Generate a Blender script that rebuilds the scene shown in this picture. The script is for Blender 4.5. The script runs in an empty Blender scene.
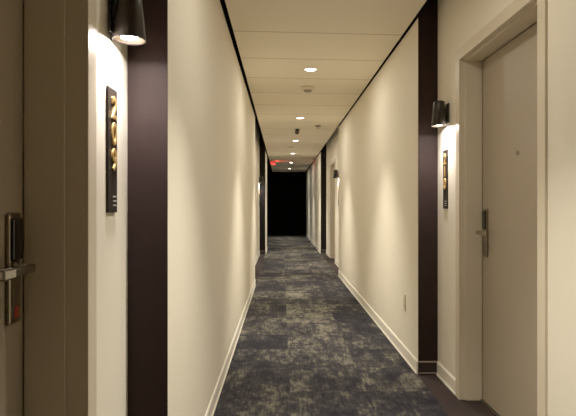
import bpy, bmesh, math, random
from mathutils import Vector, Matrix

scene = bpy.context.scene
COL = scene.collection
PI = math.pi

# ------------------------------------------------------------------ materials
def new_mat(name):
    m = bpy.data.materials.new(name)
    m.use_nodes = True
    nt = m.node_tree
    return m, nt, nt.nodes['Principled BSDF']

def paint(name, col, rough=0.6, noise=0.03, scale=9.0, bump=0.0, bscale=250.0, metallic=0.0, spec=0.5):
    m, nt, b = new_mat(name)
    N, L = nt.nodes, nt.links
    tc = N.new('ShaderNodeTexCoord')
    nz = N.new('ShaderNodeTexNoise'); nz.inputs['Scale'].default_value = scale; nz.inputs['Detail'].default_value = 3
    L.new(tc.outputs['Object'], nz.inputs['Vector'])
    mx = N.new('ShaderNodeMix'); mx.data_type = 'RGBA'
    mx.inputs['A'].default_value = (*[c * (1 - noise) for c in col], 1)
    mx.inputs['B'].default_value = (*[min(1, c * (1 + noise)) for c in col], 1)
    L.new(nz.outputs['Fac'], mx.inputs['Factor'])
    L.new(mx.outputs['Result'], b.inputs['Base Color'])
    b.inputs['Roughness'].default_value = rough
    b.inputs['Metallic'].default_value = metallic
    b.inputs['Specular IOR Level'].default_value = spec
    if bump:
        n2 = N.new('ShaderNodeTexNoise'); n2.inputs['Scale'].default_value = bscale
        L.new(tc.outputs['Object'], n2.inputs['Vector'])
        bp = N.new('ShaderNodeBump'); bp.inputs['Strength'].default_value = bump; bp.inputs['Distance'].default_value = 0.002
        L.new(n2.outputs['Fac'], bp.inputs['Height'])
        L.new(bp.outputs['Normal'], b.inputs['Normal'])
    return m

def glow(name, col, strength):
    m, nt, b = new_mat(name)
    b.inputs['Base Color'].default_value = (*col, 1)
    b.inputs['Emission Color'].default_value = (*col, 1)
    b.inputs['Emission Strength'].default_value = strength
    return m

def math_node(nt, op, a, b=None, c=None):
    n = nt.nodes.new('ShaderNodeMath'); n.operation = op
    for i, v in enumerate((a, b, c)):
        if v is None: continue
        if isinstance(v, (int, float)): n.inputs[i].default_value = v
        else: nt.links.new(v, n.inputs[i])
    return n.outputs[0]

def ceiling_mat():
    m, nt, b = new_mat('ceiling_panel_paint')
    N, L = nt.nodes, nt.links
    tc = N.new('ShaderNodeTexCoord'); sp = N.new('ShaderNodeSeparateXYZ')
    L.new(tc.outputs['Object'], sp.inputs[0])
    # panel seams run across the corridor every 0.735 m, set a touch out of square
    skew = math_node(nt, 'MULTIPLY', sp.outputs['X'], -0.075)
    y = math_node(nt, 'ADD', sp.outputs['Y'], skew)
    t = math_node(nt, 'DIVIDE', math_node(nt, 'ADD', y, -4.07 + 7.35), 0.735)
    fr = math_node(nt, 'FRACT', t)
    d = math_node(nt, 'MULTIPLY', math_node(nt, 'MINIMUM', fr, math_node(nt, 'SUBTRACT', 1.0, fr)), 0.735)
    seam = math_node(nt, 'LESS_THAN', d, 0.009)
    wn = N.new('ShaderNodeTexWhiteNoise'); wn.noise_dimensions = '1D'
    L.new(math_node(nt, 'FLOOR', t), wn.inputs['W'])
    val = math_node(nt, 'MULTIPLY_ADD', wn.outputs['Value'], 0.07, 0.93)
    hsv = N.new('ShaderNodeHueSaturation'); hsv.inputs['Color'].default_value = (0.96, 0.88, 0.73, 1)
    L.new(val, hsv.inputs['Value'])
    mx = N.new('ShaderNodeMix'); mx.data_type = 'RGBA'
    L.new(math_node(nt, 'MULTIPLY', seam, 0.45), mx.inputs['Factor'])
    L.new(hsv.outputs['Color'], mx.inputs['A'])
    mx.inputs['B'].default_value = (0.16, 0.12, 0.08, 1)
    L.new(mx.outputs['Result'], b.inputs['Base Color'])
    b.inputs['Roughness'].default_value = 0.8
    b.inputs['Specular IOR Level'].default_value = 0.2
    return m

def carpet_mat():
    m, nt, b = new_mat('distressed_carpet_tile')
    N, L = nt.nodes, nt.links
    tc = N.new('ShaderNodeTexCoord'); sp = N.new('ShaderNodeSeparateXYZ')
    L.new(tc.outputs['Object'], sp.inputs[0])
    X = math_node(nt, 'ADD', sp.outputs['X'], 10.0 - 0.05)
    Y = math_node(nt, 'ADD', sp.outputs['Y'], 10.0 - 0.42)
    cx = math_node(nt, 'FLOOR', math_node(nt, 'DIVIDE', X, 0.5))
    cy = math_node(nt, 'FLOOR', math_node(nt, 'DIVIDE', Y, 0.5))
    cell = N.new('ShaderNodeCombineXYZ'); L.new(cx, cell.inputs[0]); L.new(cy, cell.inputs[1])
    wn = N.new('ShaderNodeTexWhiteNoise'); wn.noise_dimensions = '3D'; L.new(cell.outputs[0], wn.inputs['Vector'])
    # quarter-turn laying: odd cells swap their x and y
    par = math_node(nt, 'MODULO', math_node(nt, 'ADD', cx, cy), 2.0)
    va = N.new('ShaderNodeCombineXYZ'); L.new(X, va.inputs[0]); L.new(Y, va.inputs[1])
    vb = N.new('ShaderNodeCombineXYZ'); L.new(Y, vb.inputs[0]); L.new(X, vb.inputs[1])
    vm = N.new('ShaderNodeMix'); vm.data_type = 'VECTOR'
    L.new(par, vm.inputs['Factor']) if False else None; vm.inputs['Factor'].default_value = 0.0; L.new(va.outputs[0], vm.inputs['A']); L.new(vb.outputs[0], vm.inputs['B'])
    off = N.new('ShaderNodeVectorMath'); off.operation = 'SCALE'; L.new(wn.outputs['Color'], off.inputs[0]); off.inputs['Scale'].default_value = 37.0
    v = N.new('ShaderNodeVectorMath'); v.operation = 'ADD'
    L.new(vm.outputs['Result'], v.inputs[0]); L.new(off.outputs[0], v.inputs[1])
    def noise(scale, stretch, detail, vec, rough=0.6):
        mp = N.new('ShaderNodeMapping'); mp.inputs['Scale'].default_value = stretch; L.new(vec, mp.inputs['Vector'])
        n = N.new('ShaderNodeTexNoise'); n.inputs['Scale'].default_value = scale; n.inputs['Detail'].default_value = detail
        n.inputs['Roughness'].default_value = rough
        L.new(mp.outputs[0], n.inputs['Vector']); return n.outputs['Fac']
    big = noise(5.0, (1.0, 0.55, 1), 3, v.outputs[0])
    mid = noise(19.0, (1.0, 0.5, 1), 6, v.outputs[0], 0.72)
    streak = noise(26.0, (3.2, 0.30, 1), 3, v.outputs[0])
    streak2 = noise(30.0, (0.35, 2.2, 1), 3, v.outputs[0])
    room = noise(0.9, (1, 0.6, 1), 2, tc.outputs['Object'])
    s = math_node(nt, 'MULTIPLY', big, 0.36)
    s = math_node(nt, 'MULTIPLY_ADD', mid, 0.44, s)
    s = math_node(nt, 'MULTIPLY_ADD', streak, 0.20, s)
    s = math_node(nt, 'MULTIPLY_ADD', streak2, 0.08, s)
    s = math_node(nt, 'MULTIPLY_ADD', room, 0.24, s)
    s = math_node(nt, 'MULTIPLY_ADD', wn.outputs['Value'], 0.07, s)
    s = math_node(nt, 'MULTIPLY_ADD', math_node(nt, 'MODULO', cx, 2.0), -0.02, math_node(nt, 'ADD', s, 0.012))
    rp = N.new('ShaderNodeValToRGB'); L.new(s, rp.inputs['Fac'])
    e = rp.color_ramp.elements
    e[0].position = 0.605; e[0].color = CARPET_DARK
    e[1].position = 0.83; e[1].color = CARPET_LIGHT
    k = rp.color_ramp.elements.new(0.695); k.color = CARPET_MID
    # short dense pile
    pile = noise(260.0, (1, 1, 1), 2, tc.outputs['Object'])
    hs = N.new('ShaderNodeHueSaturation'); L.new(rp.outputs['Color'], hs.inputs['Color'])
    L.new(math_node(nt, 'MULTIPLY_ADD', pile, 0.7, 0.65), hs.inputs['Value'])
    L.new(hs.outputs['Color'], b.inputs['Base Color'])
    b.inputs['Roughness'].default_value = 0.95
    b.inputs['Specular IOR Level'].default_value = 0.1
    bp = N.new('ShaderNodeBump'); bp.inputs['Strength'].default_value = 0.5; bp.inputs['Distance'].default_value = 0.003
    L.new(pile, bp.inputs['Height']); L.new(bp.outputs['Normal'], b.inputs['Normal'])
    return m

CARPET_DARK = (0.015, 0.0145, 0.021, 1)
CARPET_MID = (0.036, 0.034, 0.038, 1)
CARPET_LIGHT = (0.19, 0.175, 0.135, 1)

M_WALL = paint('cream_wall_paint', (0.85, 0.795, 0.68), 0.7, 0.015, 3.0, 0.15, 320, spec=0.25)
M_TRIM = paint('cream_trim_paint', (0.88, 0.84, 0.75), 0.4, 0.01, 3.0, spec=0.4)
M_FRAME = paint('beige_frame_paint', (0.68, 0.60, 0.47), 0.42, 0.015, 4.0)
M_DOOR = paint('beige_door_paint', (0.37, 0.31, 0.235), 0.5, 0.02, 4.0, 0.1, 200)
M_DARK = paint('dark_plum_vinyl', (0.020, 0.0108, 0.0100), 0.6, 0.10, 14.0, 0.2, 180, spec=0.15)
M_DARK_SHADE = paint('shaded_plum_vinyl', (0.005, 0.003, 0.003), 0.6, 0.10, 14.0, spec=0.2)  # same plum vinyl with shade put into the colour, for far end faces
M_BLACK = paint('black_reveal_paint', (0.006, 0.005, 0.005), 0.9, 0.05, spec=0.05)
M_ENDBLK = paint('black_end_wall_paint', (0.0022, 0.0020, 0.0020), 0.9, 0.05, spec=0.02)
M_CEIL = ceiling_mat()
M_CARPET = carpet_mat()
M_CARPET2 = paint('dark_brown_border_carpet', (0.038, 0.028, 0.027), 0.95, 0.25, 120.0, 0.5, 260, spec=0.1)
M_SCONCE = paint('bronze_black_metal', (0.020, 0.014, 0.012), 0.38, 0.08, 20.0, metallic=0.3)
M_SCONCE_IN = paint('warm_reflector', (0.10, 0.075, 0.055), 0.35, 0.02)
M_LENS = glow('warm_sconce_lens', (1.0, 0.86, 0.66), 9.0)
M_DLENS = glow('warm_downlight_lens', (1.0, 0.88, 0.70), 7.0)
M_WHITE = paint('white_fixture_paint', (0.80, 0.75, 0.64), 0.5, 0.01)
M_GREY = paint('grey_fixture_plastic', (0.30, 0.25, 0.18), 0.5, 0.03)
M_SENS = paint('dark_sensor_plastic', (0.05, 0.035, 0.02), 0.4, 0.05)
M_PLATE = paint('dark_bronze_plate', (0.020, 0.013, 0.010), 0.65, 0.12, 40.0, spec=0.2)
M_GOLD = paint('polished_gold', (0.86, 0.56, 0.20), 0.42, 0.04, 30.0, metallic=0.75)
M_GREYDOT = paint('pale_braille', (0.55, 0.52, 0.48), 0.5, 0.02)
M_STEEL = paint('satin_nickel', (0.27, 0.23, 0.175), 0.34, 0.05, 40.0, metallic=1.0)
M_TIP_LIT = paint('lit_lever_end', (0.80, 0.76, 0.68), 0.35, 0.02, metallic=0.2)  # lighter colour paints in the light caught by the left lever's end
M_LEVER = paint('dark_satin_nickel', (0.20, 0.17, 0.14), 0.34, 0.05, 40.0, metallic=0.9)
M_READER = paint('black_reader_plastic', (0.006, 0.005, 0.005), 0.25, 0.05)
M_RED = paint('red_tag', (0.30, 0.025, 0.015), 0.5, 0.03)
M_OUTLET = paint('almond_outlet_plastic', (0.66, 0.58, 0.45), 0.4, 0.01)
M_SLOT = paint('outlet_slot', (0.10, 0.08, 0.06), 0.6, 0.02)
M_EXIT = glow('red_lit_panel', (1.0, 0.05, 0.03), 0.16)
M_EXITL = glow('deep_red_letters', (0.45, 0.004, 0.004), 0.08)

# ------------------------------------------------------------------ mesh helpers
class MB:
    def __init__(self): self.bm = bmesh.new()
    def box(self, x0, x1, y0, y1, z0, z1, mi=0, bevel=0.0):
        if x0 > x1: x0, x1 = x1, x0
        if y0 > y1: y0, y1 = y1, y0
        r = bmesh.ops.create_cube(self.bm, size=1.0)
        vs = r['verts']
        for v in vs:
            v.co = Vector(((x0 + x1) / 2 + v.co.x * (x1 - x0), (y0 + y1) / 2 + v.co.y * (y1 - y0), (z0 + z1) / 2 + v.co.z * (z1 - z0)))
        fs = set(f for v in vs for f in v.link_faces)
        for f in fs: f.material_index = mi
        if bevel:
            es = list(set(e for v in vs for e in v.link_edges))
            bmesh.ops.bevel(self.bm, geom=es, offset=bevel, segments=2, affect='EDGES', profile=0.5)
        return self
    def lathe(self, prof, n=32, c=(0, 0, 0), axis='Z', mi=0, closed=False):
        """revolve (radius, height) pairs round an axis through c"""
        rings = []
        for r, h in prof:
            ring = []
            for k in range(n):
                a = 2 * PI * k / n
                p = (r * math.cos(a), r * math.sin(a), h)
                if axis == 'X': p = (p[2], p[0], p[1])
                if axis == 'Y': p = (p[1], p[2], p[0])
                ring.append(self.bm.verts.new((p[0] + c[0], p[1] + c[1], p[2] + c[2])))
            rings.append(ring)
        for a, b in zip(rings, rings[1:]):
            for k in range(n):
                f = self.bm.faces.new((a[k], a[(k + 1) % n], b[(k + 1) % n], b[k])); f.material_index = mi; f.smooth = True
        for ring, rev in ((rings[0], True), (rings[-1], False)):
            if not closed:
                f = self.bm.faces.new(list(reversed(ring)) if rev else ring); f.material_index = mi
        return self
    def tube(self, pts, r, n=12, mi=0):
        pts = [Vector(p) for p in pts]
        rings = []
        for i, p in enumerate(pts):
            d = (pts[min(i + 1, len(pts) - 1)] - pts[max(i - 1, 0)]).normalized()
            up = Vector((0, 0, 1)) if abs(d.z) < 0.9 else Vector((0, 1, 0))
            u = d.cross(up).normalized(); w = u.cross(d).normalized()
            rings.append([self.bm.verts.new(p + r * (math.cos(2 * PI * k / n) * u + math.sin(2 * PI * k / n) * w)) for k in range(n)])
        for a, b in zip(rings, rings[1:]):
            for k in range(n):
                f = self.bm.faces.new((a[k], a[(k + 1) % n], b[(k + 1) % n], b[k])); f.smooth = True; f.material_index = mi
        self.bm.faces.new(list(reversed(rings[0]))); self.bm.faces.new(rings[-1])
        return self
    def prism(self, poly, y0, y1, mi=0):
        """poly of (x, z) swept along y"""
        a = [self.bm.verts.new((x, y0, z)) for x, z in poly]
        b = [self.bm.verts.new((x, y1, z)) for x, z in poly]
        n = len(poly)
        for k in range(n):
            f = self.bm.faces.new((a[k], a[(k + 1) % n], b[(k + 1) % n], b[k])); f.material_index = mi
        f = self.bm.faces.new(list(reversed(a))); f.material_index = mi
        f = self.bm.faces.new(b); f.material_index = mi
        return self
    def build(self, name, mats, parent=None, kind=None, loc=(0, 0, 0)):
        bmesh.ops.recalc_face_normals(self.bm, faces=self.bm.faces[:])
        me = bpy.data.meshes.new(name); self.bm.to_mesh(me); self.bm.free()
        for m in (mats if isinstance(mats, (list, tuple)) else [mats]): me.materials.append(m)
        o = bpy.data.objects.new(name, me); COL.objects.link(o)
        o.location = loc
        if parent: o.parent = parent
        if kind: o['kind'] = kind
        return o

def thing(name, label, cat, loc, group=None, rotz=0.0):
    o = bpy.data.objects.new(name, None); COL.objects.link(o)
    o.empty_display_size = 0.05
    o.location = loc; o.rotation_euler = (0, 0, rotz)
    o['label'] = label; o['category'] = cat
    if group: o['group'] = group
    return o

def copy_thing(o, loc, rotz, label, parent=None):
    c = o.copy(); COL.objects.link(c)
    if parent is None:
        c.location = loc; c.rotation_euler = (0, 0, rotz); c['label'] = label
    else:
        c.parent = parent
    for ch in list(o.children):
        copy_thing(ch, None, None, None, c)
    return c

# ------------------------------------------------------------------ dimensions (metres, camera at x=0 y=0)
XL, XR = -0.405, 0.965          # corridor faces of the protruding wall panels
RL, RR = -0.547, 1.104          # recessed wall faces
OUTL, OUTR = -0.80, 1.36
ZC = 2.53                        # hung ceiling
ZT = 2.95                        # plenum lid
YB, YE = -4.0, 21.2              # behind the camera, end wall
L_P = [(1.88, 7.95), (12.9, 14.35)]      # protruding panels, left
R_P = [(3.76, 9.02), (13.2, YE)]         # protruding panels, right
D1 = (0.465, 1.465)              # door openings (y)
D2 = (2.268, 3.27)
D3 = (11.0, 12.0)
HEAD = 2.10

# ------------------------------------------------------------------ shell
f = MB()
f.box(XL, 0.957, YB, YE, -0.1, 0.0, 0)
f.box(-2.4, XL, 14.35, YE, -0.1, 0.0, 0)
f.box(OUTL, XL, YB, 14.35, -0.1, 0.0, 1)
f.box(0.957, OUTR, YB, YE, -0.1, 0.0, 1)
f.build('floor', [M_CARPET, M_CARPET2], kind='structure')

MB().box(XL + 0.034, XR - 0.026, YB, YE, ZC, ZC + 0.03).build('ceiling', M_CEIL, kind='structure')
MB().box(-2.4, OUTR, YB, YE + 0.1, ZT, ZT + 0.05).build('ceiling_plenum', M_BLACK, kind='structure')

w = MB()
for a, b in L_P: w.box(XL, OUTL, a, b, 0, ZC)
w.box(RL, OUTL, YB, D1[0], 0, ZT); w.box(RL, OUTL, D1[1], 1.88, 0, ZT); w.box(RL, OUTL, D1[0], D1[1], HEAD, ZT)
w.box(RL, OUTL, 7.95, 12.9, 0, ZT)
w.build('wall_left', M_WALL, kind='structure')
w = MB()
for a, b in R_P: w.box(XR, OUTR, a, b, 0, ZC)
w.box(RR, OUTR, YB, D2[0], 0, ZT); w.box(RR, OUTR, D2[1], 3.76, 0, ZT); w.box(RR, OUTR, D2[0], D2[1], HEAD, ZT)
w.box(RR, OUTR, 9.02, D3[0], 0, ZT); w.box(RR, OUTR, D3[1], 13.2, 0, ZT); w.box(RR, OUTR, D3[0], D3[1], HEAD, ZT)
w.build('wall_right', M_WALL, kind='structure')
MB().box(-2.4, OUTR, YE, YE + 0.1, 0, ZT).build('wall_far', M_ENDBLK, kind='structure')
MB().box(OUTL, OUTR, YB - 0.1, YB, 0, ZT).build('wall_back', M_DARK, kind='structure')
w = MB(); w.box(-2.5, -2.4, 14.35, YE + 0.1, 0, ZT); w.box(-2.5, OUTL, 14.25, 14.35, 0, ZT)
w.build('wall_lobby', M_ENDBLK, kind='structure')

# black reveal above each protruding panel, closing the slot beside the hung ceiling
w = MB()
for a, b in L_P: w.box(XL - 0.002, OUTL, a, b, ZC, ZT)
for a, b in R_P: w.box(XR + 0.002, OUTR, a, b, ZC, ZT)
w.build('trim_1', M_BLACK, kind='structure')

# dark vinyl end faces of the protruding panels
n = 2
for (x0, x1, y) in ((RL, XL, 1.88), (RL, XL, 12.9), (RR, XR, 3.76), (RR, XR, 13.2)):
    MB().box(x0, x1, y - 0.004, y, 0, ZT - 0.02).build('trim_%d' % n, M_DARK if y < 5 else M_DARK_SHADE, kind='structure'); n += 1

# baseboards: board with eased top edge and a small shoe strip at the floor
def base_profile(xw, s):     # s = direction out of the wall
    return [(xw, 0), (xw + s * 0.013, 0), (xw + s * 0.013, 0.010), (xw + s * 0.008, 0.014), (xw + s * 0.008, 0.086), (xw + s * 0.003, 0.096), (xw, 0.097)]
bb = MB()
for a, b in L_P: bb.prism(base_profile(XL, 1), a, b)
for a, b in ((YB, D1[0] - 0.068), (D1[1] + 0.068, 1.875), (7.95, 12.895)): bb.prism(base_profile(RL, 1), a, b)
bb.build('baseboard_left', M_TRIM, kind='structure')
bb = MB()
for a, b in R_P: bb.prism(base_profile(XR, -1), a, b)
for a, b in ((YB, D2[0] - 0.068), (D2[1] + 0.068, 3.755), (9.02, D3[0] - 0.068), (D3[1] + 0.068, 13.195)): bb.prism(base_profile(RR, -1), a, b)
bb.build('baseboard_right', M_TRIM, kind='structure')
M_DBASE = paint('dark_base_paint', (0.018, 0.012, 0.011), 0.4, 0.05)
M_DLINE = paint('base_edge_highlight', (0.33, 0.26, 0.21), 0.35, 0.03)
bb = MB()
for (x0, x1, y) in ((RL, XL, 1.876), (RL, XL, 12.896), (RR, XR, 3.756), (RR, XR, 13.196)):
    bb.box(x0, x1, y - 0.008, y, 0.012, 0.088, 0)
    bb.box(x0, x1, y - 0.013, y, 0.0, 0.012, 0)
    bb.box(x0, x1, y - 0.008, y, 0.088, 0.096, 1)
    bb.box(x0, x1, y - 0.0135, y - 0.008, 0.012, 0.017, 1)
bb.build('baseboard_ends', [M_DBASE, M_DLINE], kind='structure')

# ------------------------------------------------------------------ doors
def make_door(idx, side, y0, y1, xw, step, xd, lock_far=True):
    """side -1 left wall, +1 right wall. xw wall face, step depth of first rebate, xd door face"""
    s = -side                                     # direction towards the corridor
    root = MB()
    gap = 0.006
    ya, yb = y0 + 0.012 + gap, y1 - 0.012 - gap
    root.box(xd, xd + side * 0.045, ya, yb, 0.012, HEAD - 0.012 - gap, 0, 0.0015)
    door = root.build('door_%d' % idx, M_DOOR, kind='structure')
    fr = MB()
    pr = xw + s * 0.012
    fw = 0.066
    for (a, b, c) in ((y0 - fw, y0, y0 + 0.012), (y1 + fw, y1, y1 - 0.012)):
        q = 0.0015 if c > b else -0.0015
        fr.box(pr, step, min(a, b + q), max(a, b + q), 0, HEAD + fw, 0, 0.002)      # face casing and first rebate
        fr.box(step, xd, min(b, c), max(b, c), 0, HEAD - 0.012, 0, 0.0015)              # stop
    fr.box(pr, step, y0, y1, HEAD - 0.0015, HEAD + fw, 0, 0.002)
    fr.box(step, xd, y0, y1, HEAD - 0.012, HEAD, 0, 0.0015)
    fr.build('door_frame', M_FRAME, door)
    gk = MB()
    for (a, b) in ((y0, ya + 0.001), (yb - 0.001, y1)):
        gk.box(xd + side * 0.02, xd + side * 0.05, a, b, 0, HEAD)
    gk.box(xd + side * 0.02, xd + side * 0.05, y0, y1, HEAD - 0.019, HEAD)
    gk.box(xd + side * 0.046, xd + side * 0.05, y0, y1, 0, HEAD)
    gk.build('gasket', M_BLACK, door)
    th = MB()
    th.box(xd + s * 0.012, xd + side * 0.045, y0 + 0.012, y1 - 0.012, 0, 0.010, 0, 0.002)
    th.build('threshold', M_LEVER, door)
    # lock set near the far edge of the leaf
    yl = yb - 0.062
    zl = 1.035
    pl = MB(); pl.box(xd, xd + s * 0.012, yl - 0.032, yl + 0.032, zl - 0.145, zl + 0.145, 0, 0.006)
    plate = pl.build('lock_plate', M_STEEL, door)
    MB().box(xd + s * 0.010, xd + s * 0.020, yl - 0.026, yl + 0.026, zl + 0.022, zl + 0.132, 0, 0.004).build('card_reader', M_READER, plate)
    MB().box(xd + s * 0.0115, xd + s * 0.0135, yl - 0.016, yl + 0.016, zl - 0.135, zl - 0.050, 0, 0.0005).build('lower_inset', M_LEVER, plate)
    lv = MB()
    lv.lathe([(0.022, 0), (0.022, 0.006), (0.012, 0.010), (0.011, 0.046)], 20, (0, 0, 0), 'X')
    lv.box(0.036, 0.050, -0.095, 0.013, -0.011, 0.011, 0, 0.004); lv.box(0.034, 0.052, -0.150, -0.094, -0.013, 0.013, 1, 0.004)
    for v in lv.bm.verts: v.co = Vector((xd + s * (0.010 + v.co.x), yl + v.co.y, zl + v.co.z))
    lv.build('lever_handle', [M_LEVER if side < 0 else M_STEEL, M_TIP_LIT if side < 0 else M_STEEL], plate)
    rd = MB(); rd.lathe([(0.008, 0.0), (0.008, 0.003), (0.005, 0.004)], 14, (0, 0, 0), 'X')
    if side < 0:
        rd = MB(); rd.box(xd + s * 0.013, xd + s * 0.015, yl - 0.010, yl + 0.012, zl - 0.128, zl - 0.098, 0, 0.001)
        rd.build('red_tag', M_RED, plate)
    else:
        rd.bm.free()
        ph = MB()
        ph.lathe([(0.012, 0.0), (0.012, 0.004), (0.008, 0.006), (0.007, 0.002)], 20, (0, 0, 0), 'X')
        for v in ph.bm.verts: v.co = Vector((xd + s * v.co.x, (y0 + y1) / 2 + v.co.y, 1.475 + v.co.z))
        ph.build('peephole', M_GREY, door)
    return door

make_door(1, -1, D1[0], D1[1], RL, -0.597, -0.708)
make_door(2, 1, D2[0], D2[1], RR, 1.130, 1.231)
make_door(3, 1, D3[0], D3[1], RR, 1.130, 1.231)

# ------------------------------------------------------------------ wall sconces (wall on local -x, light shines down)
def make_sconce(loc, rotz, label):
    t = thing('wall_sconce', label, 'wall light', loc, 'tapered dark wall sconces', rotz)
    # origin on the wall face at the height of the shade's lower rim
    cx = 0.060
    sh = MB()
    sh.lathe([(0.0525, 0.0), (0.0370, 0.155), (0.034, 0.163), (0.026, 0.166)], 40, (cx, 0, 0))
    # drop the bottom cap and give the shade an inner skin
    sh.bm.faces.ensure_lookup_table()
    for fc in [q for q in sh.bm.faces if len(q.verts) > 4 and q.calc_center_median().z < 0.001]: sh.bm.faces.remove(fc)
    sh.lathe([(0.0525, 0.0), (0.0500, -0.001), (0.0485, 0.004), (0.0465, 0.022)], 40, (cx, 0, 0), closed=True)
    bmesh.ops.remove_doubles(sh.bm, verts=sh.bm.verts[:], dist=0.00005)
    sh.build('lamp_shade', M_SCONCE, t)
    MB().lathe([(0.0482, 0.004), (0.0462, 0.022), (0.0266, 0.0262)], 36, (cx, 0, 0), closed=True).build('reflector', M_SCONCE_IN, t)
    MB().lathe([(0.0265, 0.007), (0.0265, 0.014), (0.0265, 0.0268)], 36, (cx, 0, 0)).build('lens', M_LENS, t)
    bp = MB(); bp.box(0, 0.010, -0.030, 0.030, 0.020, 0.150, 0, 0.004); bp.box(0.008, 0.03, -0.012, 0.012, 0.07, 0.11, 0, 0.002)
    bp.build('wall_plate', M_SCONCE, t)
    return t

def make_sconce_light(x, y, z, power):
    ld = bpy.data.lights.new('sconce_lamp', 'SPOT'); ld.energy = power; ld.color = (1.0, 0.89, 0.82)
    ld.spot_size = math.radians(125); ld.spot_blend = 0.9; ld.shadow_soft_size = 0.012
    o = bpy.data.objects.new('sconce_lamp', ld); COL.objects.link(o); o.location = (x, y, z - 0.010)
    la = bpy.data.lights.new('sconce_spill', 'AREA'); la.energy = power * 0.22; la.color = (1.0, 0.89, 0.82)
    la.shape = 'DISK'; la.size = 0.05
    o = bpy.data.objects.new('sconce_spill', la); COL.objects.link(o); o.location = (x, y, z + 0.0055)

SC_Z = 1.726
sc = [
    ((RL, 1.69, SC_Z), 0.0, 'dark tapered wall sconce above the room sign reading 209'),
    ((RR, 3.52, SC_Z), PI, 'dark tapered wall sconce between dark end face and beige door with peephole'),
    ((RL, 12.62, SC_Z), 0.0, 'small far sconce on the left wall, against a dark end face'),
    ((RR, 10.30, SC_Z), PI, 'small far sconce on the right wall, peeking past the long cream panel'),
]
s0 = make_sconce(*sc[0])
for a in sc[1:]: copy_thing(s0, *a)
SCONCE_W = 4.2
for (loc, rz, _l) in sc:
    make_sconce_light(loc[0] + (0.06 if rz == 0 else -0.06), loc[1], loc[2], SCONCE_W)

# ------------------------------------------------------------------ room number signs (plate on local -x, reads from +x)
def text_mesh(body, size, extrude, bevel):
    cu = bpy.data.curves.new('txt', 'FONT'); cu.body = body; cu.size = size; cu.extrude = extrude
    cu.bevel_depth = bevel; cu.bevel_resolution = 2; cu.align_x = 'CENTER'; cu.align_y = 'CENTER'; cu.offset = size * 0.012
    o = bpy.data.objects.new('txt', cu); COL.objects.link(o)
    bpy.context.view_layer.update()
    me = bpy.data.meshes.new_from_object(o.evaluated_get(bpy.context.evaluated_depsgraph_get()))
    bpy.data.objects.remove(o); bpy.data.curves.remove(cu)
    return me

def centre_mesh(me, mat4):
    xs = [v.co.x for v in me.vertices]; ys = [v.co.y for v in me.vertices]
    me.transform(Matrix.Translation((-(min(xs) + max(xs)) / 2, -(min(ys) + max(ys)) / 2, 0)))
    me.transform(mat4)

# maps text plane (x right, y up, z out) to local (y right, z up, x out)
T2W = Matrix(((0, 0, 1, 0), (1, 0, 0, 0), (0, 1, 0, 0), (0, 0, 0, 1)))
def make_sign(loc, rotz, label, digits, small=True):
    t = thing('room_number_sign', label, 'room sign', loc, 'vertical room number signs', rotz)
    pl = MB(); pl.box(0, 0.008, -0.045, 0.045, -0.198, 0.198, 0, 0.002)
    plate = pl.build('back_plate', M_PLATE, t)
    for d, z in zip(digits, (0.136, 0.053, -0.030)):
        me = text_mesh(d, 0.098, 0.0018, 0.0012)
        centre_mesh(me, Matrix.Translation((0.0108, 0.003, z)) @ T2W)
        for p in me.polygons: p.use_smooth = False
        me.materials.append(M_GOLD)
        o = bpy.data.objects.new('digit', me); COL.objects.link(o); o.parent = t
    br = MB()
    for r, z in enumerate((-0.150, -0.164, -0.178)):
        for k in range(3):
            br.box(0.0075, 0.0095, 0.000 + k * 0.012, 0.006 + k * 0.012, z, z + 0.005, 0, 0.001)
    br.build('braille', M_GREYDOT, t)
    return t

SGZ = 1.375
make_sign((RL, 1.690, SGZ), 0.0, 'dark vertical room sign with gold digits 209', '209')
make_sign((RR, 3.565, SGZ), PI, 'dark vertical room sign with gold digits beside the door with peephole', '210')
make_sign((RL, 12.62, SGZ), 0.0, 'tiny distant room sign below the far left wall sconce', '213')
make_sign((RR, 10.30, SGZ), PI, 'tiny distant room sign below the far right wall sconce', '212')

# ------------------------------------------------------------------ ceiling fixtures
XCEN = 0.28
DL = [(5.19, 'nearest and largest round ceiling downlight, just before the smoke detector'),
      (8.07, 'second nearest round ceiling downlight, between smoke detector and dark sensor'),
      (10.9, 'third nearest round ceiling downlight, just past the dark sensor'),
      (13.6, 'fourth nearest round ceiling downlight, past the small disc detector'),
      (16.5, 'fifth nearest round ceiling downlight, level with the red exit sign'),
      (19.2, 'farthest round ceiling downlight, closest to the black end wall')]
d0 = None
for y, lab in DL:
    if d0 is None:
        d0 = thing('ceiling_downlight', lab, 'downlight', (XCEN, y, ZC), 'recessed downlights along the ceiling')
        MB().lathe([(0.055, -0.001), (0.060, -0.006), (0.072, -0.004), (0.073, 0.0), (0.055, 0.0), (0.055, -0.001)], 40, closed=True).build('trim_ring', M_WHITE, d0)
        MB().lathe([(0.0552, -0.0005), (0.05, -0.0025), (0.02, -0.0035)], 40).build('lens', M_DLENS, d0)
    else:
        copy_thing(d0, (XCEN, y, ZC), 0, lab)
DOWN_W, SPILL_W = 88.0, 2.4
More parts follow.
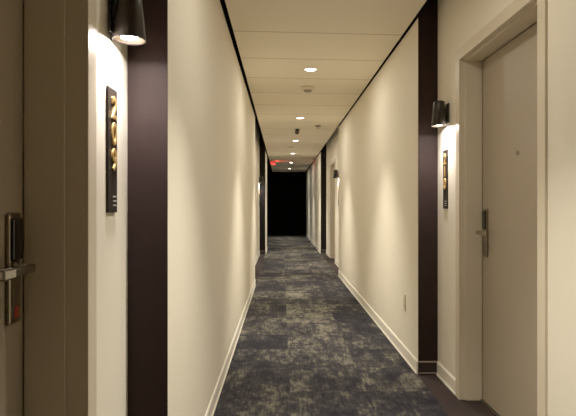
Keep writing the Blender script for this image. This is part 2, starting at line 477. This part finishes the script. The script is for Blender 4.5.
for y in [2.25] + [q[0] for q in DL]:
    k = 1.0 if y < 15 else 0.85
    ld = bpy.data.lights.new('downlight_lamp', 'SPOT'); ld.energy = DOWN_W * k
    ld.color = (1.0, 0.905, 0.715)
    ld.spot_size = math.radians(77); ld.spot_blend = 1.0; ld.shadow_soft_size = 0.03
    o = bpy.data.objects.new('downlight_lamp', ld); COL.objects.link(o); o.location = (XCEN, y - 0.28, ZC - 0.012)
    la = bpy.data.lights.new('downlight_spill', 'AREA'); la.energy = SPILL_W * k; la.shape = 'DISK'; la.size = 0.10
    la.color = (1.0, 0.905, 0.715)
    o = bpy.data.objects.new('downlight_spill', la); COL.objects.link(o); o.location = (XCEN, y, ZC - 0.008)

def detector(name, label, cat, loc, r, h, body_m, cap_m):
    t = thing(name, label, cat, loc)
    MB().lathe([(r, 0), (r, -h * 0.35), (r * 0.86, -h * 0.6), (r * 0.60, -h * 0.66)], 36).build('body', body_m, t)
    MB().lathe([(r * 0.62, -h * 0.60), (r * 0.56, -h * 0.95), (r * 0.44, -h)], 28).build('sensor_chamber', cap_m, t)
    return t
detector('smoke_detector', 'beige ceiling smoke detector just past the nearest downlight', 'smoke detector', (0.29, 5.96, ZC), 0.076, 0.055, M_FRAME, M_GREY)
detector('disc_detector', 'faint pale disc detector on ceiling past the third downlight', 'detector', (0.20, 11.95, ZC), 0.070, 0.035, M_WHITE, M_FRAME)
t = thing('dark_ceiling_sensor', 'dark tilted sensor head on the ceiling past the second downlight', 'sensor', (0.272, 9.25, ZC))
MB().lathe([(0.040, 0), (0.040, -0.012), (0.014, -0.016)], 24).build('base', M_SENS, t)
hd = MB(); hd.lathe([(0.020, 0.0), (0.036, -0.012), (0.036, -0.066), (0.022, -0.078)], 24)
bmesh.ops.rotate(hd.bm, verts=hd.bm.verts[:], cent=(0, 0, 0), matrix=Matrix.Rotation(math.radians(14), 3, 'Y'))
bmesh.ops.translate(hd.bm, verts=hd.bm.verts[:], vec=(0, 0, -0.012))
hd.build('sensor_head', M_SENS, t)
t = thing('ceiling_sprinkler', 'small grey sprinkler head on ceiling right of the dark sensor', 'sprinkler', (0.60, 8.86, ZC))
MB().lathe([(0.052, 0), (0.050, -0.010), (0.020, -0.016)], 24).build('escutcheon', M_SENS, t)
MB().lathe([(0.010, -0.006), (0.010, -0.030), (0.007, -0.034), (0.007, -0.040)], 16).build('nozzle', M_GREY, t)
MB().lathe([(0.022, -0.040), (0.024, -0.043), (0.004, -0.045)], 20).build('deflector', M_GREY, t)

# exit sign hung from the ceiling near the end, turned mostly across the corridor
t = thing('exit_sign', 'small red exit sign under the ceiling near the black end wall', 'exit sign', (-0.275, 16.0, ZC), None, math.radians(62))
MB().box(-0.14, 0.14, -0.02, 0.02, -0.012, 0, 0, 0.002).build('canopy', M_EXITL, t)
ep = MB().box(-0.14, 0.14, -0.006, 0.006, -0.112, -0.012, 0, 0.001).build('lit_panel', M_EXIT, t)
me = text_mesh('EXIT', 0.10, 0.0006, 0.0)
centre_mesh(me, Matrix.Translation((0, -0.0075, -0.062)) @ Matrix.Rotation(PI / 2, 4, 'X'))
me.materials.append(M_EXITL)
o = bpy.data.objects.new('lettering', me); COL.objects.link(o); o.parent = ep
ld = bpy.data.lights.new('exit_lamp', 'SPOT'); ld.energy = 1.8; ld.color = (1, 0.04, 0.025); ld.shadow_soft_size = 0.02
ld.spot_size = math.radians(120); ld.spot_blend = 0.8
o = bpy.data.objects.new('exit_lamp', ld); COL.objects.link(o); o.location = (-0.22, 15.96, ZC - 0.075)
o.rotation_euler = (0, math.radians(-118), 0)      # washes up and across the ceiling

# ------------------------------------------------------------------ wall outlet
t = thing('wall_outlet', 'almond duplex wall outlet low on the long right cream panel', 'outlet', (XR, 4.16, 0.44), None, PI)
pl = MB(); pl.box(0, 0.006, -0.038, 0.038, -0.064, 0.064, 0, 0.003); pl.build('cover_plate', M_OUTLET, t)
for z in (-0.021, 0.021):
    fc = MB(); fc.lathe([(0.0170, 0.004), (0.0168, 0.0078)], 24, (0, 0, z), 'X'); so = fc.build('socket', M_OUTLET, t)
    sl = MB()
    sl.box(0.0072, 0.0082, -0.0075, -0.0055, z - 0.001, z + 0.007); sl.box(0.0072, 0.0082, 0.0055, 0.0075, z - 0.001, z + 0.007)
    sl.box(0.0072, 0.0082, -0.002, 0.002, z - 0.009, z - 0.005)
    sl.build('slots', M_SLOT, so)

# ------------------------------------------------------------------ camera, world, look
cd = bpy.data.cameras.new('camera'); cam = bpy.data.objects.new('camera', cd); COL.objects.link(cam)
cam.location = (0, 0, 1.2); cam.rotation_euler = (PI / 2, 0, 0)
cd.sensor_width = 36.0; cd.lens = 530 * 36 / 576
cd.shift_x = 6.0 / 576; cd.shift_y = -2.7 / 576
cd.clip_start = 0.02
scene.camera = cam
wd = bpy.data.worlds.new('world'); scene.world = wd; wd.use_nodes = True
wd.node_tree.nodes['Background'].inputs['Color'].default_value = (0.02, 0.018, 0.015, 1)
scene.view_settings.view_transform = 'Standard'
scene.view_settings.look = 'None'
scene.view_settings.exposure = 1.49
scene.view_settings.gamma = 1.2
scene.cycles.max_bounces = 12
scene.cycles.diffuse_bounces = 8
scene.cycles.sample_clamp_indirect = 4.0
